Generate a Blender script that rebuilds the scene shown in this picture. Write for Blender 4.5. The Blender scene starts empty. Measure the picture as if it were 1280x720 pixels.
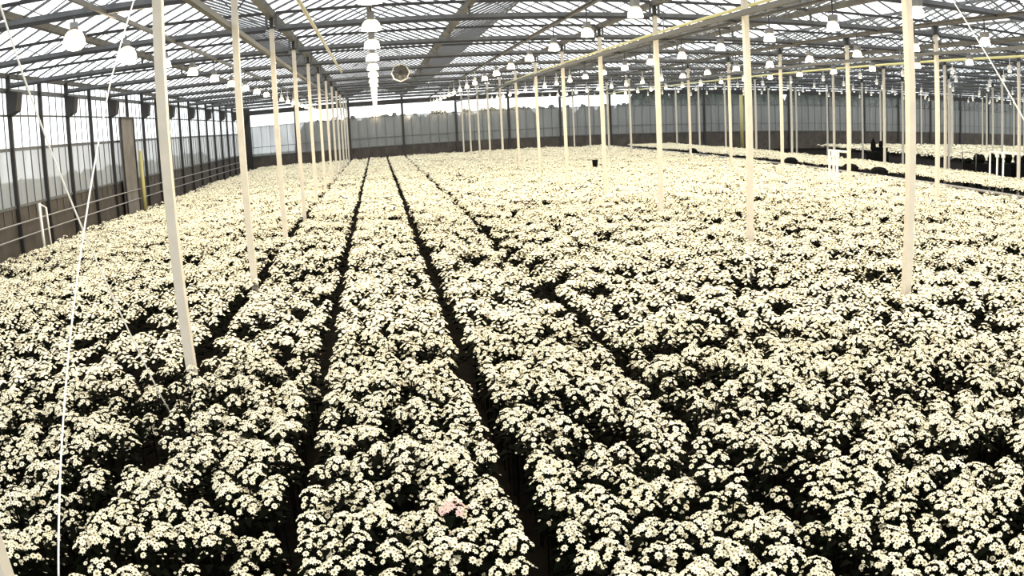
import bpy, math, random
import numpy as np
from mathutils import Matrix, Vector
random.seed(7)
rng = np.random.default_rng(11)
scn = bpy.context.scene
COL = scn.collection
PI = math.pi
H = 3.3            # camera height above the soil
CANOPY = 0.88      # height of the flower tops
BED = 1.6
CHORD = H + 2.63   # underside of the lattice girders
GUT = H + 2.98     # gutters
RIDGE = H + 4.02
SHEAR = 0.02
def post_y(k, x): return 3.55 + 5.1 * k + SHEAR * (x + 2.4)

# ------------------------------------------------------------------ materials
def new_mat(name):
    m = bpy.data.materials.new(name); m.use_nodes = True
    nt = m.node_tree; nt.nodes.clear()
    out = nt.nodes.new('ShaderNodeOutputMaterial')
    return m, nt, out
def pbr(name, col, rough=0.6, metal=0.0, noise=0.0, scale=8.0, spec=0.4):
    m, nt, out = new_mat(name)
    b = nt.nodes.new('ShaderNodeBsdfPrincipled')
    b.inputs['Roughness'].default_value = rough
    b.inputs['Metallic'].default_value = metal
    b.inputs['Specular IOR Level'].default_value = spec
    nt.links.new(b.outputs[0], out.inputs[0])
    if noise:
        tc = nt.nodes.new('ShaderNodeTexCoord')
        n = nt.nodes.new('ShaderNodeTexNoise'); n.inputs['Scale'].default_value = scale; n.inputs['Detail'].default_value = 4
        r = nt.nodes.new('ShaderNodeValToRGB')
        r.color_ramp.elements[0].position = 0.3; r.color_ramp.elements[1].position = 0.7
        r.color_ramp.elements[0].color = (*[c * (1 - noise) for c in col], 1)
        r.color_ramp.elements[1].color = (*[min(1, c * (1 + noise)) for c in col], 1)
        nt.links.new(tc.outputs['Object'], n.inputs[0]); nt.links.new(n.outputs[0], r.inputs[0])
        nt.links.new(r.outputs[0], b.inputs['Base Color'])
    else:
        b.inputs['Base Color'].default_value = (*col, 1)
    return m
def emit(name, col, s):
    m, nt, out = new_mat(name)
    e = nt.nodes.new('ShaderNodeEmission'); e.inputs[0].default_value = (*col, 1); e.inputs[1].default_value = s
    nt.links.new(e.outputs[0], out.inputs[0]); return m
def glass(name, tint, base, amp, dirt=0.0, dirtcol=(.3, .3, .28), thru=0.0):
    """thin greenhouse pane: clear, reflecting more the flatter one looks along it, with a film of dirt"""
    m, nt, out = new_mat(name); N = nt.nodes.new; L = nt.links.new
    g = N('ShaderNodeNewGeometry')
    d = N('ShaderNodeVectorMath'); d.operation = 'DOT_PRODUCT'
    L(g.outputs['Normal'], d.inputs[0]); L(g.outputs['Incoming'], d.inputs[1])
    a = N('ShaderNodeMath'); a.operation = 'ABSOLUTE'; L(d.outputs['Value'], a.inputs[0])
    s = N('ShaderNodeMath'); s.operation = 'SUBTRACT'; s.inputs[0].default_value = 1; L(a.outputs[0], s.inputs[1])
    p = N('ShaderNodeMath'); p.operation = 'POWER'; p.inputs[1].default_value = 5; L(s.outputs[0], p.inputs[0])
    f = N('ShaderNodeMath'); f.operation = 'MULTIPLY_ADD'; f.inputs[1].default_value = amp; f.inputs[2].default_value = base; L(p.outputs[0], f.inputs[0])
    t = N('ShaderNodeBsdfTransparent'); t.inputs[0].default_value = (*tint, 1)
    gl = N('ShaderNodeBsdfGlossy'); gl.inputs['Roughness'].default_value = 0.08; gl.inputs[0].default_value = (.9, .9, .9, 1)
    mx = N('ShaderNodeMixShader'); L(f.outputs[0], mx.inputs[0]); L(t.outputs[0], mx.inputs[1]); L(gl.outputs[0], mx.inputs[2])
    last = mx
    if dirt:
        df = N('ShaderNodeBsdfDiffuse'); df.inputs[0].default_value = (*dirtcol, 1)
        if thru:
            tl = N('ShaderNodeBsdfTranslucent'); tl.inputs[0].default_value = (*dirtcol, 1)
            mq = N('ShaderNodeMixShader'); mq.inputs[0].default_value = thru; L(df.outputs[0], mq.inputs[1]); L(tl.outputs[0], mq.inputs[2]); df = mq
        tc = N('ShaderNodeTexCoord'); mp = N('ShaderNodeMapping'); mp.inputs['Scale'].default_value = (1.3, 1.3, .12)
        n = N('ShaderNodeTexNoise'); n.inputs['Scale'].default_value = 2.0; n.inputs['Detail'].default_value = 5
        L(tc.outputs['Object'], mp.inputs[0]); L(mp.outputs[0], n.inputs[0])
        r = N('ShaderNodeMapRange'); r.inputs[1].default_value = .3; r.inputs[2].default_value = .7
        r.inputs[3].default_value = max(0, dirt - .12); r.inputs[4].default_value = min(1, dirt + .12); L(n.outputs[0], r.inputs[0])
        m2 = N('ShaderNodeMixShader'); L(r.outputs[0], m2.inputs[0]); L(mx.outputs[0], m2.inputs[1]); L(df.outputs[0], m2.inputs[2]); last = m2
    L(last.outputs[0], out.inputs[0]); return m

M_PETAL = pbr('petal_white', (.90, .83, .61), .8, spec=.1)
M_PINK = pbr('petal_pink', (.76, .50, .46), .75, spec=.15)
M_DISC = pbr('flower_disc', (.26, .20, .06), .8, spec=.05)
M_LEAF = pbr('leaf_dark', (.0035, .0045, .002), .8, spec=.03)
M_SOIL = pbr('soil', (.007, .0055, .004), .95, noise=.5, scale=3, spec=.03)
M_GROUND = pbr('outside_ground', (.10, .11, .08), .95, noise=.4, scale=.6, spec=.1)
M_POST = pbr('painted_post', (.56, .52, .44), .5, noise=.06, scale=5)
M_STEEL = pbr('galvanised_steel', (.12, .125, .13), .45, .35, noise=.25, scale=4)
M_MULL = pbr('mullion_grey', (.10, .105, .105), .6)
M_GPIPE = pbr('grey_pipe', (.30, .29, .27), .5)
M_DARK = pbr('dark_steel', (.035, .034, .034), .5, .2)
M_ALU = pbr('aluminium_bar', (.13, .135, .14), .5, .3)
M_GUT = pbr('gutter_grey', (.14, .14, .137), .5, .3, noise=.3, scale=2)
M_RAIL = pbr('lamp_rail', (.13, .125, .118), .5, .2, noise=.2, scale=3)
def translucent(name, col, mix):
    m, nt, out = new_mat(name); N = nt.nodes.new
    d = N('ShaderNodeBsdfDiffuse'); d.inputs[0].default_value = (*col, 1)
    t = N('ShaderNodeBsdfTranslucent'); t.inputs[0].default_value = (*col, 1)
    x = N('ShaderNodeMixShader'); x.inputs[0].default_value = mix
    nt.links.new(d.outputs[0], x.inputs[1]); nt.links.new(t.outputs[0], x.inputs[2]); nt.links.new(x.outputs[0], out.inputs[0]); return m
M_REFL = translucent('reflector_white', (.70, .69, .65), .035)
M_HOUS = pbr('ballast_grey', (.16, .16, .155), .5)
M_BULB = emit('sodium_bulb', (1, .78, .42), 40)
M_LENS = emit('far_lamp_mouth', (1, .86, .6), 6)
M_PIPE = pbr('pale_yellow_pipe', (.72, .70, .36), .45)
M_POLE = pbr('cream_pipe', (.62, .60, .50), .5)
M_WIRE = pbr('white_cord', (.85, .83, .78), .6)
M_WHITE = pbr('white_pipe', (.8, .79, .74), .5)
M_BLACK = pbr('black_plastic', (.004, .004, .004), .7, spec=.05)
M_BASE = pbr('wall_base', (.075, .064, .052), .85, noise=.3, scale=1.5)
M_DOOR = pbr('door_board', (.17, .155, .135), .7, noise=.25, scale=1.5)
M_YEL = pbr('yellow_paint', (.46, .42, .17), .5)
M_FANR = pbr('fan_housing', (.72, .68, .60), .5)
M_HEDGE = pbr('hedge', (.05, .06, .05), .9, noise=.5, scale=1.2, spec=.1)
M_CONC = pbr('concrete_path', (.05, .045, .04), .9, noise=.3, scale=1, spec=.1)
G_ROOF = glass('roof_glass', (.97, .98, .98), .04, .42)
G_CLEAR = glass('wall_glass_clear', (.95, .97, .97), .06, .5, .06)
G_MILK = glass('wall_glass_filmed', (.80, .84, .84), .06, .4, .75, (.28, .29, .285), .14)
G_MILKL = glass('side_glass_filmed', (.85, .87, .87), .06, .4, .80, (.40, .41, .40), .5)

# ------------------------------------------------------------------ mesh helpers
class MB:
    def __init__(s): s.v = []; s.f = []
    def add(s, v, f):
        o = len(s.v); s.v += [tuple(p) for p in v]; s.f += [tuple(i + o for i in q) for q in f]; return s
    def box(s, c, d, rot=None):
        x, y, z = d[0] / 2, d[1] / 2, d[2] / 2
        P = [Vector(p) for p in ((-x,-y,-z),(x,-y,-z),(x,y,-z),(-x,y,-z),(-x,-y,z),(x,-y,z),(x,y,z),(-x,y,z))]
        if rot is not None: P = [rot @ p for p in P]
        return s.add([p + Vector(c) for p in P], [(0,3,2,1),(4,5,6,7),(0,1,5,4),(1,2,6,5),(2,3,7,6),(3,0,4,7)])
    def bar(s, a, b, w, h=None, up=(0, 0, 1)):
        a, b = Vector(a), Vector(b); h = h or w
        d = (b - a); L = d.length; d.normalize(); u = Vector(up)
        if abs(d.dot(u)) > .98: u = Vector((0, 1, 0))
        r = d.cross(u).normalized(); u = r.cross(d)
        P = [e + r * i * w / 2 + u * j * h / 2 for e in (a, b) for i, j in ((-1,-1),(1,-1),(1,1),(-1,1))]
        return s.add(P, [(0,1,2,3),(7,6,5,4),(0,4,5,1),(1,5,6,2),(2,6,7,3),(3,7,4,0)])
    def tube(s, pts, r, n=8):
        pts = [Vector(p) for p in pts]; V = []; F = []
        for i, p in enumerate(pts):
            d = (pts[min(i + 1, len(pts) - 1)] - pts[max(i - 1, 0)]).normalized()
            u = Vector((0, 0, 1)) if abs(d.z) < .9 else Vector((1, 0, 0))
            a = d.cross(u).normalized(); b = a.cross(d)
            V += [p + (a * math.cos(2 * PI * k / n) + b * math.sin(2 * PI * k / n)) * r for k in range(n)]
        for i in range(len(pts) - 1):
            for k in range(n): F.append((i*n+k, i*n+(k+1)%n, (i+1)*n+(k+1)%n, (i+1)*n+k))
        F += [tuple(range(n))[::-1], tuple((len(pts)-1)*n + k for k in range(n))]
        return s.add(V, F)
    def lathe(s, prof, c=(0, 0, 0), n=16, axis='z'):
        V = []; F = []
        for r, z in prof:
            for k in range(n):
                x, y = r * math.cos(2*PI*k/n), r * math.sin(2*PI*k/n)
                p = (x, y, z) if axis == 'z' else (x, z, y)
                V.append(Vector(p) + Vector(c))
        for i in range(len(prof) - 1):
            for k in range(n): F.append((i*n+k, i*n+(k+1)%n, (i+1)*n+(k+1)%n, (i+1)*n+k))
        return s.add(V, F)
    def mesh(s, name, mat, smooth=False):
        me = bpy.data.meshes.new(name); me.from_pydata(s.v, [], s.f); me.materials.append(mat)
        if smooth:
            for p in me.polygons: p.use_smooth = True
        me.update(); return me
def obj(name, me, parent=None, loc=None):
    o = bpy.data.objects.new(name, me); COL.objects.link(o)
    if parent is not None: o.parent = parent
    if loc is not None: o.location = loc
    return o
def tag(o, label=None, cat=None, group=None, kind=None):
    if label: o['label'] = label
    if cat: o['category'] = cat
    if group: o['group'] = group
    if kind: o['kind'] = kind
    return o
def thing(name, label, cat, loc=(0, 0, 0), rz=0, group=None):
    o = obj(name, None, None, loc); o.rotation_euler = (0, 0, rz); o.empty_display_size = .2
    return tag(o, label, cat, group)
ORD = ['first','second','third','fourth','fifth','sixth','seventh','eighth','ninth','tenth','eleventh','twelfth','thirteenth','fourteenth','fifteenth','sixteenth','seventeenth','eighteenth','nineteenth','twentieth','twenty-first','twenty-second','twenty-third','twenty-fourth']

# ------------------------------------------------------------------ camera (fisheye)
YAW, PITCH, ROLL, FPX = 0.16365707, 0.21369687, -0.04757489, 970.0
cy_, sy_, cp_, sp_ = math.cos(YAW), math.sin(YAW), math.cos(PITCH), math.sin(PITCH)
fw = Vector((sy_ * cp_, cy_ * cp_, -sp_)); r0 = Vector((cy_, -sy_, 0)); u0 = r0.cross(fw)
rt = math.cos(ROLL) * r0 + math.sin(ROLL) * u0; up = -math.sin(ROLL) * r0 + math.cos(ROLL) * u0
cam = bpy.data.cameras.new('camera'); co = bpy.data.objects.new('camera', cam); COL.objects.link(co)
mw = Matrix(((rt.x, up.x, -fw.x, 0), (rt.y, up.y, -fw.y, 0), (rt.z, up.z, -fw.z, H), (0, 0, 0, 1)))
co.matrix_world = mw
cam.type = 'PANO'; cam.panorama_type = 'FISHEYE_LENS_POLYNOMIAL'
cam.sensor_fit = 'HORIZONTAL'; cam.sensor_width = 36; cam.sensor_height = 20.25
cam.fisheye_fov = PI
cam.fisheye_polynomial_k0 = 0; cam.fisheye_polynomial_k1 = -1 / (FPX / 1280 * 36)
cam.fisheye_polynomial_k2 = 0; cam.fisheye_polynomial_k3 = 0; cam.fisheye_polynomial_k4 = 0
cam.clip_start = .05; cam.clip_end = 400
scn.camera = co
def project(P):
    """pixels of points (n,3) in the 1280x720 frame"""
    d = np.asarray(P, float) - np.array([0, 0, H])
    dist = np.linalg.norm(d, axis=1); d = d / dist[:, None]
    a, b, c = d @ np.array(rt), d @ np.array(up), d @ np.array(fw)
    th = np.arccos(np.clip(c, -1, 1)); s = np.sqrt(a*a + b*b) + 1e-9
    return np.stack([640 + FPX * th * a / s, 360 - FPX * th * b / s], 1), dist

# ------------------------------------------------------------------ world
w = bpy.data.worlds.new('sky'); scn.world = w; w.use_nodes = True
bg = w.node_tree.nodes['Background']; bg.inputs[0].default_value = (.97, .985, 1.0, 1); bg.inputs[1].default_value = 2.3
scn.view_settings.view_transform = 'Standard'; scn.view_settings.look = 'None'
scn.view_settings.exposure = 0.0; scn.view_settings.gamma = 1; scn.view_settings.use_curve_mapping = False
scn.cycles.transparent_max_bounces = 24; scn.cycles.max_bounces = 5; scn.cycles.diffuse_bounces = 3
scn.cycles.glossy_bounces = 2; scn.cycles.caustics_reflective = False; scn.cycles.caustics_refractive = False
scn.cycles.sample_clamp_indirect = 4.0

# ------------------------------------------------------------------ the setting
XL, XR, YN, YF = -12.0, 79.2, -4.0, 70.0
tag(obj('ground', MB().box((30, 35, -.12), (300, 300, .1)).mesh('ground', M_GROUND)), kind='structure')
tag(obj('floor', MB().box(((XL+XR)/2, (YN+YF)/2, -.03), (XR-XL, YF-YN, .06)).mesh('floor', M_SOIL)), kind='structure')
ceil = tag(obj('ceiling', None), kind='structure')
nb = int(round((XR - XL) / 4.8))
glz = MB(); 
for i in range(nb):
    x0 = XL + 4.8 * i
    g_ = MB()
    g_.add([(x0, YN, GUT), (x0+2.4, YN, RIDGE), (x0+2.4, YF, RIDGE), (x0, YF, GUT)], [(0,1,2,3)])
    g_.add([(x0+4.8, YN, GUT), (x0+2.4, YN, RIDGE), (x0+2.4, YF, RIDGE), (x0+4.8, YF, GUT)], [(0,3,2,1)])
    obj('roof_glass', g_.mesh('roof_glass', G_ROOF), ceil)
    b = MB(); y = YN + .3
    far_ = x0 > 40
    while y < YF:
        if not (x0 / max(y, 1) > 1.35 or (x0 < -8 and y < 12)):
            b.bar((x0, y, GUT), (x0+2.4, y, RIDGE), .036, .05); b.bar((x0+2.4, y, RIDGE), (x0+4.8, y, GUT), .036, .05)
        y += .85
    obj('glazing_bars', b.mesh('glazing_bars', M_ALU), ceil)
    obj('ridge_beam', MB().bar((x0+2.4, YN, RIDGE), (x0+2.4, YF, RIDGE), .09, .11).mesh('ridge_beam', M_STEEL), ceil)
for i in range(nb + 1):
    x0 = XL + 4.8 * i
    b = MB(); yy = (YN, YF)
    prof = ((-.12, .07), (-.07, -.07), (.07, -.07), (.12, .07), (.10, .07), (.06, -.05), (-.06, -.05), (-.10, .07))
    b.add([(x0 + p, y, GUT + q) for y in yy for p, q in prof], [(k, (k+1) % 8, 8 + (k+1) % 8, 8 + k) for k in range(8)])
    obj('gutter', b.mesh('gutter', M_GUT), ceil)

# left wall
wl = tag(obj('wall_left', None), kind='structure')
TOPW = GUT
obj('base_panel', MB().box((XL-.05, (YN+YF)/2, 1.02), (.06, YF-YN, 2.04)).mesh('base_panel', M_BASE), wl)
def pane(p0, p1, z0, z1, mat, parent, name):
    return obj(name, MB().add([(p0[0],p0[1],z0),(p1[0],p1[1],z0),(p1[0],p1[1],z1),(p0[0],p0[1],z1)], [(0,1,2,3)]).mesh(name, mat), parent)
pane((XL-.03, YN), (XL-.03, YF), 2.04, H+.6, G_MILKL, wl, 'filmed_glass')
pane((XL-.03, YN), (XL-.03, YF), H+.6, TOPW, G_CLEAR, wl, 'clear_glass')
r = MB()
for z, s in ((2.05, .09), (H+.6, .11), (H+1.7, .06), (H+2.5, .16)): r.box((XL, (YN+YF)/2, z), (.06, YF-YN, s))
obj('wall_rail', r.mesh('wall_rail', M_STEEL), wl)
m_ = MB(); y = YN + .64
j = 0
while y < YF:
    if j % 4 != 3: m_.box((XL, y, (1.5+TOPW)/2), (.03, .03, TOPW-1.5))
    y += .6375; j += 1
obj('mullions', m_.mesh('mullions', M_STEEL), wl)
k = 0; y = post_y(0, XL)
while y < YF:
    if y > 10:
        obj('wall_post', MB().box((XL+.06, y, TOPW/2), (.14, .10, TOPW)).mesh('wall_post', M_DARK), wl)
        if k % 2 == 0:
            obj('eave_bracket', MB().add([(XL+.05,y-.2,H+2.5),(XL+.5,y-.2,H+2.4),(XL+.4,y-.2,H+1.8),(XL+.05,y-.2,H+1.65),
                                      (XL+.05,y+.2,H+2.5),(XL+.5,y+.2,H+2.4),(XL+.4,y+.2,H+1.8),(XL+.05,y+.2,H+1.65)],
                                     [(0,1,2,3),(7,6,5,4),(0,4,5,1),(1,5,6,2),(2,6,7,3),(3,7,4,0)]).mesh('eave_bracket', M_DARK), wl)
    y += 2.55; k += 1
# sliding gable door leaf on the left wall
dr = tag(obj('door_1', MB().box((XL+.22, 35.7, 2.5), (.10, 1.95, 5.0)).mesh('door_1', M_DOOR)), kind='structure')
obj('door_frame', MB().box((XL+.29, 34.74, 2.5), (.06, .10, 5.0)).box((XL+.29, 36.66, 2.5), (.06, .10, 5.0)).box((XL+.29, 35.7, 4.95), (.06, 1.95, .1)).mesh('door_frame', M_DARK), dr)
# far wall
wf = tag(obj('wall_far', None), kind='structure')
obj('base_panel', MB().box(((XL+XR)/2, YF+.05, .9), (XR-XL, .06, 1.8)).mesh('base_panel', M_BASE), wf)
pane((XL, YF+.03), (XR, YF+.03), 1.8, H+1.15, G_MILK, wf, 'filmed_glass')
pane((XL, YF+.03), (XR, YF+.03), H+1.15, GUT, G_CLEAR, wf, 'clear_glass')
g_ = MB()
for i in range(nb):
    x0 = XL + 4.8*i; g_.add([(x0, YF+.03, GUT), (x0+4.8, YF+.03, GUT), (x0+2.4, YF+.03, RIDGE)], [(0,1,2)])
obj('gable_glass', g_.mesh('gable_glass', G_CLEAR), wf)
r = MB()
for z, s in ((1.8, .08), (2.6, .04), (H+1.15, .05)): r.box(((XL+XR)/2, YF, z), (XR-XL, .06, s))
obj('wall_rail', r.mesh('wall_rail', M_MULL), wf)
obj('eave_beam', MB().box(((XL+XR)/2, YF-.05, H+2.42), (XR-XL, .12, .42)).mesh('eave_beam', M_DARK), wf)
m_ = MB(); x = XL + .8
while x < XR: m_.box((x, YF, (1.1+GUT)/2), (.03, .04, GUT-1.1)); x += .8
obj('mullions', m_.mesh('mullions', M_MULL), wf)
x = XL
while x < XR:
    obj('wall_post', MB().box((x+(.35 if x == XL else 0), YF-.08, GUT/2), (.7 if x == XL else .2, .12, GUT)).mesh('wall_post', M_DARK), wf); x += 4.8

# trees and hedge outside, seen through the glass
def hedge(name, label, p0, p1, h0, dh, n, wid):
    V = []; F = []
    for i in range(n):
        t = i / (n - 1); cx = p0[0] + (p1[0]-p0[0]) * t + random.uniform(-wid, wid); cyy = p0[1] + (p1[1]-p0[1]) * t + random.uniform(-wid, wid)
        hh = h0 + random.uniform(-dh, dh); rr = random.uniform(.9, 1.5)
        o = len(V); nz, na = 5, 8
        for a in range(nz + 1):
            z = hh * a / nz; q = rr * (1 - (a / nz) ** 3 * .85) * random.uniform(.85, 1.1)
            for b in range(na):
                q2 = q * random.uniform(.8, 1.15)
                V.append((cx + q2 * math.cos(2*PI*b/na), cyy + q2 * math.sin(2*PI*b/na), z + random.uniform(-.12, .12)))
        for a in range(nz):
            for b in range(na): F.append((o+a*na+b, o+a*na+(b+1)%na, o+(a+1)*na+(b+1)%na, o+(a+1)*na+b))
        F.append(tuple(o+nz*na+b for b in range(na)))
    mb = MB(); mb.v = V; mb.f = F
    return tag(obj(name, mb.mesh(name, M_HEDGE)), label, 'hedge', kind='stuff')
hedge('hedge', 'dark row of trees outside, blurred behind the middle of the far glass wall', (-6, 76), (27, 76), H+1.2, .3, 160, 1.0)
hedge('hedge', 'taller dark row of trees outside, behind the right half of the far glass wall', (28, 81), (100, 81), H+3.0, .3, 330, 1.2)
hedge('hedge', 'grey-green hedge outside, blurred behind the left glass wall', (-19, 0), (-19, 82), H-.9, .25, 220, 1.0)

# ------------------------------------------------------------------ posts
ROWX = [-2.4 + 9.6 * i for i in range(9)]
ROWN = ['left row', 'row right of the middle beds', 'third row, before the dark path', 'row beyond the dark path', 'fifth row, far right', 'sixth row, far right', 'seventh row, far right', 'eighth row, far right', 'ninth row, far right']
pm = {}
def post_mesh():
    return MB().box((0, 0, (CHORD+.05)/2), (.11, .11, CHORD+.05)).mesh('post', M_POST)
shaft = post_mesh()
plate = MB().box((0, 0, .015), (.24, .24, .03)).mesh('base_plate', M_STEEL)
headm = MB().box((0, 0, CHORD+.19), (.09, .09, .34)).box((0, 0, CHORD+.04), (.2, .16, .03)).bar((-.3, 0, CHORD), (-.05, 0, CHORD-.28), .022).bar((.3, 0, CHORD), (.05, 0, CHORD-.28), .022).mesh('head_bracket', M_DARK)
for i, x in enumerate(ROWX):
    nn = 0
    for k in range(0, 13):
        y = post_y(k, x)
        pts, _ = project([(x, y, z) for z in np.linspace(.7, CHORD, 12)])
        if not ((pts[:, 0] > -15) & (pts[:, 0] < 1295) & (pts[:, 1] > -15) & (pts[:, 1] < 735)).any(): continue
        lab = f'pale post, {ORD[nn]} from the front in the {ROWN[i]}'
        if i == 0 and k == 0: lab = 'pale post cut off by the bottom left corner'
        nn += 1
        t = thing('post', lab, 'post', (x, y, 0), 0, 'posts carrying the roof')
        obj('shaft', shaft, t); obj('base_plate', plate, t); obj('head_bracket', headm, t)

# ------------------------------------------------------------------ lattice girders
L_ = 9.6
def girder_meshes():
    top = MB().box((L_/2, 0, .36), (L_-.24, .05, .07)).mesh('top_chord', M_DARK)
    bot = MB().box((L_/2, 0, .0), (L_-.14, .07, .10)).mesh('bottom_chord', M_STEEL)
    wb = MB(); n = 8; st = (L_ - .24) / n
    for i in range(n):
        x0 = .12 + st * i
        a, b = ((x0, 0, .02), (x0+st/2, 0, .34)); wb.bar(a, b, .02); wb.bar(b, (x0+st, 0, .02), .02)
    for q in (.12, L_/2, L_-.12): wb.box((q, 0, .18), (.06, .05, .36))
    wb.box((L_/2, 0, .42), (.10, .08, .12))
    scr = MB().box((L_/2, -.02, -.085), (L_-.3, .06, .07)).mesh('screen_track', M_DARK)
    return top, bot, wb.mesh('lattice', M_STEEL), scr
gt, gb, gw, gs = girder_meshes()
SPANN = ['over the beds beside the left glass wall', 'over the middle beds', 'over the beds right of the middle', 'over the dark path', 'over the far right beds', 'over the sixth bay to the right', 'over the seventh bay to the right', 'over the eighth bay to the right', 'over the ninth bay to the right']
for i in range(9):
    x = XL + 9.6 * i; nn = 0
    for k in range(1, 13):
        y = post_y(k, x)
        pts, _ = project([(x + q, y + SHEAR*q, CHORD+.1) for q in np.linspace(0, 9.6, 10)])
        if not ((pts[:, 0] > -30) & (pts[:, 0] < 1310) & (pts[:, 1] > -40)).any(): continue
        t = thing('lattice_girder', f'{ORD[nn]} grey lattice girder from the front, {SPANN[i]}', 'girder', (x, y, CHORD+.05), SHEAR, 'lattice girders under the glass roof')
        nn += 1
        for n_, me in (('top_chord', gt), ('bottom_chord', gb), ('lattice', gw), ('screen_track', gs)): obj(n_, me, t)

# ------------------------------------------------------------------ pipes, rails, cords
def run(name, label, cat, pts, r, mat, n=8, hang=None, group=None):
    o = obj(name, MB().tube(pts, r, n).mesh(name, mat, True)); tag(o, label, cat, group)
    if hang:
        for y in hang:
            x, z = pts[0][0], pts[0][2]
            obj('hanger', MB().bar((x, y, z), (x, y, CHORD+.02), .02).mesh('hanger', M_STEEL), o)
    return o
LROWS = [round(4.8 * i, 1) for i in range(-1, 15)]
LZ = H + 1.88
rail_lab = {-1: 'brownish lamp rail under the roof left of the near left post', 0: 'lamp rail above the straight row of lamps in the middle', 1: 'lamp rail right of the middle lamps'}
for i, x in enumerate(LROWS[:6]):
    q = i - 1
    lab = rail_lab.get(q, f'grey lamp rail along the roof, {ORD[q-1]} to the right of the middle lamps')
    o = obj('lamp_rail', MB().box((x, 38, CHORD-.045), (.06, 62, .09)).box((x-.05, 38, CHORD-.02), (.05, 62, .02)).mesh('lamp_rail', M_RAIL)); tag(o, lab, 'rail', 'lamp rails under the roof')
run('irrigation_pipe', 'cream irrigation pipe slanting along the roof left of the middle lamps', 'pipe', [(-1.33, 9, CHORD-.08), (-1.33, 33, CHORD-.08)], .045, M_POLE)
run('heating_pipe', 'pale yellow pipe hung along the roof beside the right post row', 'pipe', [(7.42, 12, H+2.26), (7.42, 44, H+2.26)], .035, M_PIPE, hang=[13.9+5.1*k for k in range(6)])
run('heating_pipe', 'long yellow pipe hung across the upper right, above the dark path', 'pipe', [(20.3, 15, H+2.2), (20.3, 69, H+2.2)], .045, M_PIPE, hang=[19.2+5.1*k for k in range(10)])
run('heating_pipe', 'upper pale pipe along the left glass wall', 'pipe', [(XL+.3, 8, H-1.75), (XL+.3, 69, H-1.75)], .026, M_GPIPE)
run('heating_pipe', 'lower pale pipe along the left glass wall', 'pipe', [(XL+.3, 8, H-2.2), (XL+.3, 69, H-2.2)], .026, M_GPIPE)
b = MB()
def cord(label, pts):
    o = obj('bracing_cord', MB().tube(pts, .008, 6).mesh('bracing_cord', M_WIRE, True)); return tag(o, label, 'cord', 'bracing cords between the posts')
cord('thin white cord running down the left of the picture into the flowers', [(-2.34, 8.5, CHORD-.1), (-2.34, 6.74, H+.667), (-2.335, 5.76, H-.55), (-2.34, 4.2, H-2.44), (-2.34, 3.75, .3)])
cord('faint white cord from the upper left corner crossing behind the longer cord', [(-2.43, 3.62, CHORD-.05), (-2.43, 7.4, H-2.45), (-2.43, 8.0, .15)])
cord('white cord slanting down at the upper right edge', [(7.26, 8.75, CHORD-.1), (7.26, 7.92, H+1.58), (7.26, 6.59, H-.05), (7.26, 4.9, H-2.2), (7.26, 3.9, .3)])

for x, lab in ((-2.4, 'long grey tie beam fixed to the left row of posts below the roof'), (7.2, 'long grey tie beam fixed to the post row right of the middle beds'), (16.8, 'long grey tie beam fixed to the third post row by the dark path')):
    tag(obj('tie_beam', MB().bar((x-.105, post_y(0, x), H+2.05), (x-.105, 69.5, H+2.05), .10, .10).mesh('tie_beam', M_MULL)), lab, 'beam', 'tie beams along the post rows')
# circulation fan
f = thing('circulation_fan', 'round pale circulation fan hanging under the roof right of the middle lamps', 'fan', (.97, 28.0, H+2.0))
obj('housing', MB().lathe([(.30, -.12), (.335, -.12), (.335, .12), (.30, .12), (.30, -.12)], n=8, axis='y').mesh('housing', M_FANR), f)
obj('motor', MB().lathe([(.0, -.1), (.07, -.1), (.07, .1), (0, .1)], n=12, axis='y').mesh('motor', M_DARK), f)
bl = MB()
for a in range(6):
    rot = Matrix.Rotation(a * PI / 3 + .4, 4, 'Y') @ Matrix.Rotation(.3, 4, 'Z')
    bl.box(rot @ Vector((0, 0, .185)), (.20, .012, .24), rot.to_3x3())
obj('blades', bl.mesh('blades', M_GUT), f)
gr = MB()
for q in (-.2, -.1, 0, .1, .2): gr.bar((-.28, -.13, q), (.28, -.13, q), .008); gr.bar((q, -.13, -.28), (q, -.13, .28), .008)
obj('guard', gr.mesh('guard', M_DARK), f)
obj('hanger', MB().bar((0, 0, .33), (0, 0, .66), .025).mesh('hanger', M_STEEL), f)

# ------------------------------------------------------------------ lamps
refl = MB().lathe([(.0, .215), (.05, .21), (.11, .19), (.16, .13), (.18, .05), (.185, 0)], n=18).mesh('reflector', M_REFL, True)
hous = MB().box((0, 0, .27), (.14, .30, .13)).mesh('ballast_housing', M_HOUS)
bulb = MB().lathe([(0, .04), (.035, .05), (.045, .09), (.03, .14), (0, .19)], n=10).mesh('bulb', M_BULB, True)
hang = MB().bar((0, 0, .33), (0, 0, CHORD-LZ-.08), .03).mesh('hanger', M_DARK)
def far_lamp_mesh():
    m = bpy.data.meshes.new('grow_lamp'); mb = MB().lathe([(.05, .20), (.14, .12), (.165, 0)], n=10).box((0, 0, .27), (.14, .3, .13)).bar((0, 0, .33), (0, 0, CHORD-LZ-.08), .03)
    nf = len(mb.f); mb.lathe([(0, -.03), (.12, .0), (.12, .02)], n=10)
    m.from_pydata(mb.v, [], mb.f); m.materials.append(M_REFL); m.materials.append(M_LENS)
    for i, p in enumerate(m.polygons): p.material_index = 1 if i >= nf else 0
    return m
farm = far_lamp_mesh()
LCOL = (1, .80, .50)
def lamp_light(parent, loc):
    d = bpy.data.lights.new('lamp_light', 'POINT'); d.shadow_soft_size = .035; d.energy = LW; d.color = LCOL
    o = bpy.data.objects.new('lamp_light', d); COL.objects.link(o); o.parent = parent; o.location = (0, 0, .0)
LW = 170.0
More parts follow.
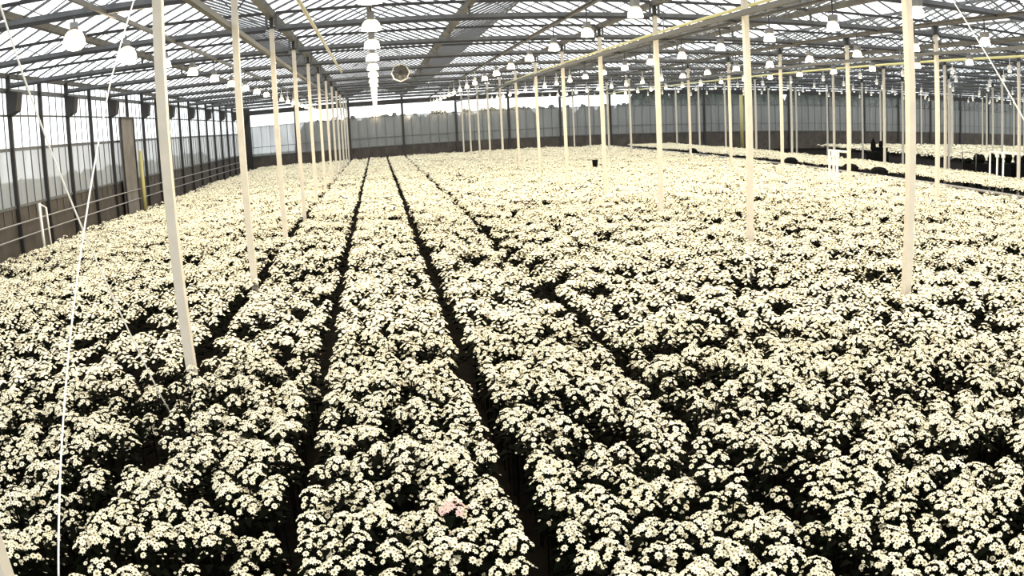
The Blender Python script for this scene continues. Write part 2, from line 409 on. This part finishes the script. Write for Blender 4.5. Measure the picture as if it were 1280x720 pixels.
ROWDESC = {-4.8: 'left row, towards the glass wall', 0: 'straight middle row', 4.8: 'row just right of the middle', 9.6: 'second row right of the middle', 14.4: 'third row right of the middle', 19.2: 'row over the dark path'}
start = {-4.8: (12.06, 2.83), 0: (8.2, 3.2), 4.8: (3.7, 3.33), 9.6: (5.7, 2.9), 14.4: (8.8, 2.87), 19.2: (11.5, 2.9)}
nl = 0
for i, x in enumerate(LROWS):
    y0, dy = start.get(x, (12.0 + (i % 2) * 1.4, 3.6)); nn = 0; y = y0
    while y < 68.5:
        pp, _ = project([(x, y, LZ + .1)])
        vis = -20 < pp[0, 0] < 1300 and pp[0, 1] > -60 and x / max(y, .1) < 1.2
        if vis or (x <= 20 and y < 14):
            if x < 20:
                where = ROWDESC[x]; inframe = -5 < pp[0, 0] < 1285 and pp[0, 1] > -5
                lab = f'lit lamp, {ORD[nn]} from the front in the {where}' if inframe else f'lit lamp just above the view, {where}'
                if inframe: nn += 1
                grp = 'lit grow lamps under the roof'
            else:
                lab, grp = 'small lit lamp among the distant rows of lamps at the far right', 'distant grow lamps at the far right'
            if x < 20 and y < 36:
                t = thing('grow_lamp', lab, 'lamp', (x, y, LZ), 0, grp)
                for n_, me in (('reflector', refl), ('ballast_housing', hous), ('bulb', bulb), ('hanger', hang)): obj(n_, me, t)
            else:
                t = obj('grow_lamp', farm, None, (x, y, LZ)); tag(t, lab, 'lamp', grp)
                if x > 20: t.location.z += .12
            if x == -4.8 and y < 16: t.rotation_euler = (-.75, 0, .35)
            t.scale = (1, 1, 1) if x == 0 or t.rotation_euler.x else (.8, .8, 1) if x < 20 else (.62, .62, .8)
            if x < 21: lamp_light(t, None)
            nl += 1
        y += dy

# ------------------------------------------------------------------ chrysanthemums
def flower_tpl(R, lod):
    V = []; F = []; Mi = []
    if lod == 0:
        n = 8
        for k in range(n):
            a = 2*PI*k/n; d = .40
            V += [(.16*R*math.cos(a), .16*R*math.sin(a), 0), (.74*R*math.cos(a-d), .74*R*math.sin(a-d), .003), (R*math.cos(a), R*math.sin(a), -.004), (.74*R*math.cos(a+d), .74*R*math.sin(a+d), .003)]
            F.append((4*k, 4*k+1, 4*k+2, 4*k+3)); Mi.append(0)
        o = len(V)
        V += [(.20*R*math.cos(2*PI*k/8), .20*R*math.sin(2*PI*k/8), .005) for k in range(8)]
        F += [(o, o+1, o+2, o+3), (o, o+3, o+4, o+7), (o+4, o+5, o+6, o+7)]; Mi += [1, 1, 1]
    elif lod == 1:
        V += [(R*.92*math.cos(2*PI*k/6), R*.92*math.sin(2*PI*k/6), 0) for k in range(6)]; F += [(0,1,2,3), (0,3,4,5)]; Mi += [0, 0]
        o = 6; V += [(.20*R*math.cos(PI*k/2), .20*R*math.sin(PI*k/2), .004) for k in range(4)]; F.append((o, o+1, o+2, o+3)); Mi.append(1)
    else:
        V += [(R*1.0*math.cos(PI*k/2), R*1.0*math.sin(PI*k/2), 0) for k in range(4)]; F.append((0,1,2,3)); Mi.append(0)
    return np.array(V), F, Mi
def flower_mats(seed, n, Rd):
    """poses of the flower heads of one plant about its top (0,0,0)"""
    r_ = random.Random(seed); out = []
    for i in range(n):
        q = Rd * math.sqrt((i + .5) / n) * r_.uniform(.9, 1.12); a = i * 2.39996 + r_.uniform(-.35, .35) + seed
        z = -.075 * (q / Rd) ** 2 + r_.uniform(-.012, .014)
        tilt = (q / Rd) * .75 + r_.uniform(-.18, .18)
        m = Matrix.Translation((q * math.cos(a), q * math.sin(a), z)) @ Matrix.Rotation(a, 4, 'Z') @ Matrix.Rotation(tilt, 4, 'Y') @ Matrix.Rotation(r_.uniform(0, 6), 4, 'Z')
        out.append(m @ Matrix.Scale(r_.uniform(.85, 1.12), 4))
    for i in range(7):                                     # small late flowers and buds lower down
        a = r_.uniform(0, 6.28); q = r_.uniform(.6, 1.25) * Rd
        out.append(Matrix.Translation((q*math.cos(a), q*math.sin(a), -r_.uniform(.09, .26))) @ Matrix.Rotation(a, 4, 'Z') @ Matrix.Rotation(.5, 4, 'Y') @ Matrix.Scale(r_.uniform(.28, .62), 4))
    return out
def leaf_tpl(seed, n, stem=True):
    r_ = random.Random(seed * 7 + 1); V = []; F = []
    for i in range(n):
        a = i * 2.4 + r_.uniform(-.4, .4); z = -r_.uniform(.09, .34); l = r_.uniform(.10, .15); wd = l * .27
        ca, sa = math.cos(a), math.sin(a)
        def P(u, v, dz): return (ca*u - sa*v, sa*u + ca*v, z + dz)
        o = len(V)
        V += [P(.015, 0, 0), P(.015+l*.5, -wd, .025), P(.015+l, 0, -.015), P(.015+l*.5, wd, .025)]
        F.append((o, o+1, o+2, o+3))
    if stem:
        o = len(V); s = .005
        V += [(i*s, j*s, z) for z in (-CANOPY, -.02) for i, j in ((-1,-1),(1,-1),(1,1),(-1,1))]
        F += [(o, o+1, o+5, o+4), (o+1, o+2, o+6, o+5), (o+2, o+3, o+7, o+6), (o+3, o, o+4, o+7)]
    return np.array(V), F
RF, RD, NT = .025, .088, 6
POSES = [flower_mats(s, 13, RD) for s in range(NT)]
def plant_tpl(s, lod):
    V = []; F = []; Mi = []; o = 0
    poses = POSES[s]
    if lod == 2: poses = poses[:13][::2]
    elif lod == 1: poses = poses[:13]
    fv, ff, fm = flower_tpl(RF * (1.0, 1.05, 1.6)[lod], lod)
    for m in poses:
        A = np.array(m.to_3x3()); t = np.array(m.translation)
        V.append(fv @ A.T + t); F += [tuple(i + o for i in q) for q in ff]; Mi += fm; o += len(fv)
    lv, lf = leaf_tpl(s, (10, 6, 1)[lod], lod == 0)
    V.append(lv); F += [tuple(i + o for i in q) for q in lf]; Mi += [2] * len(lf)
    return np.concatenate(V), np.array(F), np.array(Mi)

def vnoise(x, y, s, seed):
    """smooth value noise, 0..1"""
    g = np.random.default_rng(seed).random((256, 256)); x = x / s + 500; y = y / s + 500
    xi, yi = np.floor(x).astype(int), np.floor(y).astype(int); fx, fy = x - xi, y - yi
    fx, fy = fx*fx*(3-2*fx), fy*fy*(3-2*fy); xi %= 256; yi %= 256; x1, y1 = (xi+1) % 256, (yi+1) % 256
    return (g[xi, yi]*(1-fx) + g[x1, yi]*fx)*(1-fy) + (g[xi, y1]*(1-fx) + g[x1, y1]*fx)*fy

GAPS = {-4: .10, -3: .10, -2: .12, -1: .14, 0: .36, 1: .23, 2: .26, 3: .27, 4: .12, 5: .10}
def field(x0, nbeds, y0, y1, dx, dy, gap_first=None):
    X = []; Y = []; B = []
    for b in range(nbeds):
        xa, xb = x0 + BED*b, x0 + BED*(b+1)
        ia = int(round((xa + 2.4) / BED)); ga, gb = GAPS.get(ia, .06), GAPS.get(ia+1, .06)
        a, c = xa + ga/2 + .055, xb - gb/2 - .055
        n = int((c - a) / dx) + 1
        xs = np.linspace(a, c, n); ys = np.arange(y0, y1, dy)
        gx, gy = np.meshgrid(xs, ys); gx = gx.ravel() + rng.uniform(-.45, .45, gx.size)*dx*(.75); gy = gy.ravel() + rng.uniform(-.5, .5, gy.size)*dy
        edge = np.minimum(gx - a, c - gx)
        gx = np.clip(gx, a - .02, c + .02)
        X.append(gx); Y.append(gy); B.append(np.full(gx.size, ia))
    return np.concatenate(X), np.concatenate(Y), np.concatenate(B)
px_, py_, pb_ = field(-2.4 - 5*BED, 19, 1.6, 68, .152, .172)
ex = [(ROWX[r] + rng.uniform(-.11, .11), post_y(k, ROWX[r]) - rng.uniform(.10, .75), (int(round((ROWX[r] + 2.4) / BED)) - (rng.random() < .5))) for r in (0, 1, 2) for k in range(1, 13) for _ in range(7)]
px_ = np.concatenate([px_, [e[0] for e in ex]]); py_ = np.concatenate([py_, [e[1] for e in ex]]); pb_ = np.concatenate([pb_, [int(e[2]) for e in ex]])
z_ = CANOPY + (vnoise(px_, py_, .55, 3) - .5) * .16 + (vnoise(px_, py_, 2.5, 4) - .5) * .08 + rng.normal(0, .03, px_.size) - (rng.random(px_.size) < .16) * rng.uniform(.06, .16, px_.size)
pit = vnoise(px_, py_, .26, 5) * .6 + vnoise(px_, py_, .9, 6) * .4
z_ -= np.clip((pit - .58) / .15, 0, 1) * .22
left = (px_ < -2.4) & (py_ < 12)
z_ -= left * rng.uniform(0, .13, px_.size)
keep = (rng.random(px_.size) > np.where(left, .20, .05)) & ~((pit > .70) & (rng.random(px_.size) < .5))
for x in ROWX[:3]:
    for k in range(13): keep &= ~((np.abs(px_ - x) < .10) & (np.abs(py_ - post_y(k, x)) < .09))
px_, py_, pb_, z_ = px_[keep], py_[keep], pb_[keep], z_[keep]
rot_ = rng.uniform(0, 2*PI, px_.size); sc_ = rng.uniform(.88, 1.15, px_.size); tp_ = rng.integers(0, NT, px_.size)
pix, dist = project(np.stack([px_, py_, z_], 1))
inside = (pix[:, 0] > -6) & (pix[:, 0] < 1286) & (pix[:, 1] < 728) & (py_ > .5)
order = np.where(inside)[0]; order = order[np.argsort(dist[order])][:300]
near = np.zeros(px_.size, bool); near[order] = True

def mass(name, label, sel_lod):
    """one mesh from many plants: [(lod, x, y, z, rot, scale, template)]"""
    VV = []; FF = []; MM = []; o = 0
    for lod, x, y, z, r, s, t in sel_lod:
        for k in range(NT):
            q = np.where(t == k)[0]
            if not q.size: continue
            v, f, m = plant_tpl(k, lod)
            c, sn = np.cos(r[q])[:, None]*s[q][:, None], np.sin(r[q])[:, None]*s[q][:, None]
            P = np.empty((q.size, len(v), 3), np.float32)
            P[:, :, 0] = v[:, 0]*c - v[:, 1]*sn + x[q][:, None]; P[:, :, 1] = v[:, 0]*sn + v[:, 1]*c + y[q][:, None]
            P[:, :, 2] = v[:, 2][None, :]*s[q][:, None] + z[q][:, None]
            np.maximum(P[:, :, 2], 0.0, out=P[:, :, 2])
            VV.append(P.reshape(-1, 3)); FF.append((f[None] + (np.arange(q.size)*len(v))[:, None, None] + o).reshape(-1, 4)); MM.append(np.tile(m, q.size)); o += q.size*len(v)
    V = np.concatenate(VV); F = np.concatenate(FF).astype(np.int32); Mi = np.concatenate(MM).astype(np.int32)
    me = bpy.data.meshes.new(name)
    me.vertices.add(len(V)); me.vertices.foreach_set('co', V.ravel())
    me.loops.add(F.size); me.loops.foreach_set('vertex_index', F.ravel())
    me.polygons.add(len(F)); me.polygons.foreach_set('loop_start', np.arange(0, F.size, 4, dtype=np.int32))
    me.polygons.foreach_set('material_index', Mi)
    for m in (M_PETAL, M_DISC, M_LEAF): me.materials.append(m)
    me.update(calc_edges=True)
    o = obj(name, me); return tag(o, label, 'flowers', kind='stuff')
rest = ~near
sel = []
for lod, lo, hi in ((0, 0, 9.5), (1, 9.5, 24), (2, 24, 200)):
    q = rest & (dist >= lo) & (dist < hi); sel.append((lod, px_[q], py_[q], z_[q], rot_[q], sc_[q], tp_[q]))
mass('chrysanthemum_field', 'mass of white chrysanthemums covering the beds back to the far wall', sel)
# strips beyond the dark path
def strip(xa, xb, y0, y1, d, zc, lab):
    gx, gy = np.meshgrid(np.arange(xa, xb, d), np.arange(y0, y1, d)); gx = gx.ravel() + rng.uniform(-.5, .5, gx.size)*d; gy = gy.ravel() + rng.uniform(-.5, .5, gy.size)*d
    q = gx / np.maximum(gy, .1) < 1.3; gx, gy = gx[q], gy[q]
    z = zc + (vnoise(gx, gy, .8, 9) - .5) * .12 + rng.normal(0, .02, gx.size)
    mass('chrysanthemum_strip', lab, [(2, gx, gy, z, rng.uniform(0, 6.28, gx.size), np.full(gx.size, d / .16), rng.integers(0, NT, gx.size))])
strip(22.6, 27.0, 15, 68, .17, CANOPY, 'pale strip of chrysanthemums between the two dark paths on the right')
strip(43.0, 77.0, 34, 68, .40, .55, 'distant pale chrysanthemums beyond the second dark path at far right')

# the 300 plants nearest the camera, one object each
def mesh_np(name, V, F, mats, Mi=None):
    me = bpy.data.meshes.new(name); me.from_pydata([tuple(v) for v in V], [], [tuple(map(int, f)) for f in F])
    for m in mats: me.materials.append(m)
    if Mi is not None: me.polygons.foreach_set('material_index', list(Mi))
    me.update(); return me
fv, ff, fm = flower_tpl(RF, 0)
fl_full = mesh_np('flower', fv, ff, [M_PETAL, M_DISC], fm)
fl_petal = mesh_np('flower', fv[:32], ff[:8], [M_PETAL]); fl_pink = mesh_np('flower', fv[:32], ff[:8], [M_PINK])
fl_disc = mesh_np('flower_centre', fv[32:], [tuple(i - 32 for i in q) for q in ff[8:]], [M_DISC])
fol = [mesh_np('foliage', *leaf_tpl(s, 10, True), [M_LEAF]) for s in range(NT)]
BEDLAB = {0: 'in the bed right of the near left post', 1: 'in the middle bed between the two long straight dark gaps', 2: 'in the bed just right of the middle bed',
          3: 'in the second bed right of the middle bed', 4: 'in the third bed right of the middle bed', 5: 'in the fourth bed right of the middle bed', 6: 'in the bed at the lower right corner',
          -1: 'in the bed left of the widest dark gap', -2: 'in the bed at the lower left edge'}
pt = pix[order]; pink = order[int(np.argmin((pt[:, 0]-563)**2 + (pt[:, 1]-634)**2))]; z_[pink] = max(z_[pink], CANOPY + .05); sc_[pink] = 1.15
for rank, i in enumerate(order):
    b = int(pb_[i]); bl_ = BEDLAB.get(b, 'in a bed at the edge of the view')
    root = obj('chrysanthemum', None, None, (px_[i], py_[i], z_[i] - CANOPY * sc_[i])); root.rotation_euler = (0, 0, rot_[i]); root.scale = (sc_[i],)*3
    if i == pink: tag(root, 'single pale pink chrysanthemum plant low in the middle bed', 'flower', 'near chrysanthemum plants ' + bl_)
    else: tag(root, 'white daisy-flowered chrysanthemum ' + bl_, 'flower', 'near chrysanthemum plants ' + bl_)
    fo = obj('foliage', fol[tp_[i]], root, (0, 0, CANOPY))
    for m in POSES[tp_[i]]:
        sub = rank < 90 or i == pink
        o = obj('flower', (fl_pink if i == pink else fl_petal) if sub else fl_full, root)
        o.matrix_local = Matrix.Translation((0, 0, CANOPY)) @ m
        if sub: obj('flower_centre', fl_disc, o)

# ------------------------------------------------------------------ things on the right and left
def pipe_frame(label, x, y, zt, ln):
    t = thing('pipe_frame', label, 'pipe frame', (x, y, 0), 0, 'white pipe frames beside the posts')
    for q in (ln, ln*.78, ln*.6): obj('riser', MB().tube([(0, q, 0), (0, q, zt - (.0 if q == ln else .15))], .045).mesh('riser', M_WHITE, True), t)
    obj('cross_pipe', MB().tube([(0, .07, zt), (0, ln + .05, zt)], .045).mesh('cross_pipe', M_WHITE, True), t)
    for q in (.78, .6): obj('valve', MB().box((0, ln*q, zt-.12), (.12, .14, .2)).box((0, ln*q, zt-.01), (.05, .05, .06)).mesh('valve', M_WHITE), t)
    return t
pipe_frame('white pipe frame standing beside a post near the dark path', 16.8, post_y(4, 16.8), H-1.30, 1.35)
pipe_frame('white pipe frame in front of the black crates at the right edge', 26.5, 24.3, H-1.38, 2.2)
def crate_cart(label, x, y, w_, seed):
    t = thing('crate_trolley', label, 'trolley', (x, y, 0), 0, 'black crate trolleys by the second dark path')
    r_ = random.Random(seed)
    obj('deck', MB().box((0, 0, .42), (w_, 1.2, .08)).mesh('deck', M_BLACK), t)
    obj('crate', MB().box((0, 0, .85), (w_*.96, 1.1, .78)).mesh('crate', M_BLACK), t)
    top = MB()
    for q in range(9):
        xx = (q - 4) / 9 * w_; h = r_.uniform(.15, .5); top.lathe([(.16, 0), (.24, h*.5), (.15, h), (.0, h+.05)], (xx, r_.uniform(-.3, .3), 1.24), 8)
    obj('potted_greenery', top.mesh('potted_greenery', M_LEAF), t)
    for sx in (-1, 1):
        for sy in (-1, 1): obj('wheel', MB().lathe([(0, -.03), (.19, -.03), (.19, .03), (0, .03)], (sx*w_*.4, sy*.5, .19), 14, 'y').mesh('wheel', M_BLACK), t)
    obj('handle', MB().tube([(-w_/2, -.5, .42), (-w_/2, -.5, 1.75), (-w_/2, .5, 1.75), (-w_/2, .5, .42)], .025).mesh('handle', M_STEEL, True), t)
crate_cart('black crate trolley behind the white pipe frame, left one of the two', 28.6, 28.8, 2.6, 1)
crate_cart('black crate trolley cut off by the right edge of the picture', 31.8, 28.9, 2.8, 2)
t = thing('tool_trolley', 'black trolley with two raised dark bags behind the tall pale post', 'trolley', (28.2, 37.8, 0))
obj('body', MB().box((0, 0, .85), (1.1, .8, .9)).box((.3, 0, 1.4), (.5, .6, .3)).mesh('body', M_BLACK), t)
obj('bag', MB().lathe([(.08, 0), (.18, .2), (.14, .6), (.03, .8)], (-.32, 0, 1.28), 10).mesh('bag', M_BLACK, True), t)
obj('bag', MB().lathe([(.06, 0), (.14, .15), (.12, .35), (.02, .45)], (.25, 0, 1.5), 10).mesh('bag', M_BLACK, True), t)
for sx in (-1, 1): obj('wheel', MB().lathe([(0, -.04), (.22, -.04), (.22, .04), (0, .04)], (sx*.4, -.35, .22), 14, 'y').mesh('wheel', M_BLACK), t)
for n_, (x, y, lab) in enumerate(((22.9, 37.9, 'black sack lying on the pale strip left of the white pipe frame'), (23.0, 32.0, 'black sack on the pale strip right of the white pipe frame'), (23.0, 29.6, 'black sack on the pale strip beside the tall pale post'), (22.9, 52.0, 'small black sack farthest away on the pale strip'))):
    tag(obj('black_sack', MB().lathe([(0, 0), (.24, 0), (.29, .3), (.27, .7), (.29, .95), (.18, 1.08), (0, 1.12)], (0, 0, 0), 12).mesh('black_sack', M_BLACK, True), None, (22.2, y, 0)), lab, 'sack', 'black sacks along the path').scale = (1, 2.0, .93)
tag(obj('path_pipe', MB().tube([(21.75, 16, .66), (21.75, 68, .66)], .06, 10).mesh('path_pipe', M_GPIPE, True)), 'grey pipe along the edge of the dark path', 'pipe')
for q in range(17): obj('pipe_stand', MB().box((21.75, 17+3.1*q, .3), (.05, .05, .6)).mesh('pipe_stand', M_STEEL), bpy.data.objects['path_pipe'])
tag(obj('dark_bucket', MB().lathe([(0, 0), (.11, 0), (.16, .42), (.15, .42), (.10, .02)], n=14).mesh('dark_bucket', M_BLACK, True), None, (10.9, 38.2, .78)), 'small dark bucket alone among the white flowers right of centre', 'bucket')
t = thing('standpipe', 'white standpipe standing in front of the left glass wall', 'pipe', (-11.2, 23.9, 0))
obj('riser', MB().tube([(0, 0, 0), (0, 0, H-1.22)], .05).mesh('riser', M_WHITE, True), t); obj('return_pipe', MB().tube([(0, .0, H-1.25), (.12, .25, H-1.4), (.14, .3, 0)], .035).mesh('return_pipe', M_WHITE, True), t)
tag(obj('yellow_pole', MB().tube([(XL+.45, 36.9, 0), (XL+.45, 36.9, H+.05)], .10, 10).mesh('yellow_pole', M_YEL, True)), 'yellow pole standing beside the brown door panel on the left wall', 'pole')
tag(obj('yellow_pole', MB().tube([(33.3, 66, 0), (33.3, 66, H+2.0)], .16, 10).mesh('yellow_pole', M_YEL, True)), 'yellow pole at the far wall behind a pale post', 'pole')
print('lamps', nl, 'plants', px_.size, 'objects', len(bpy.data.objects))
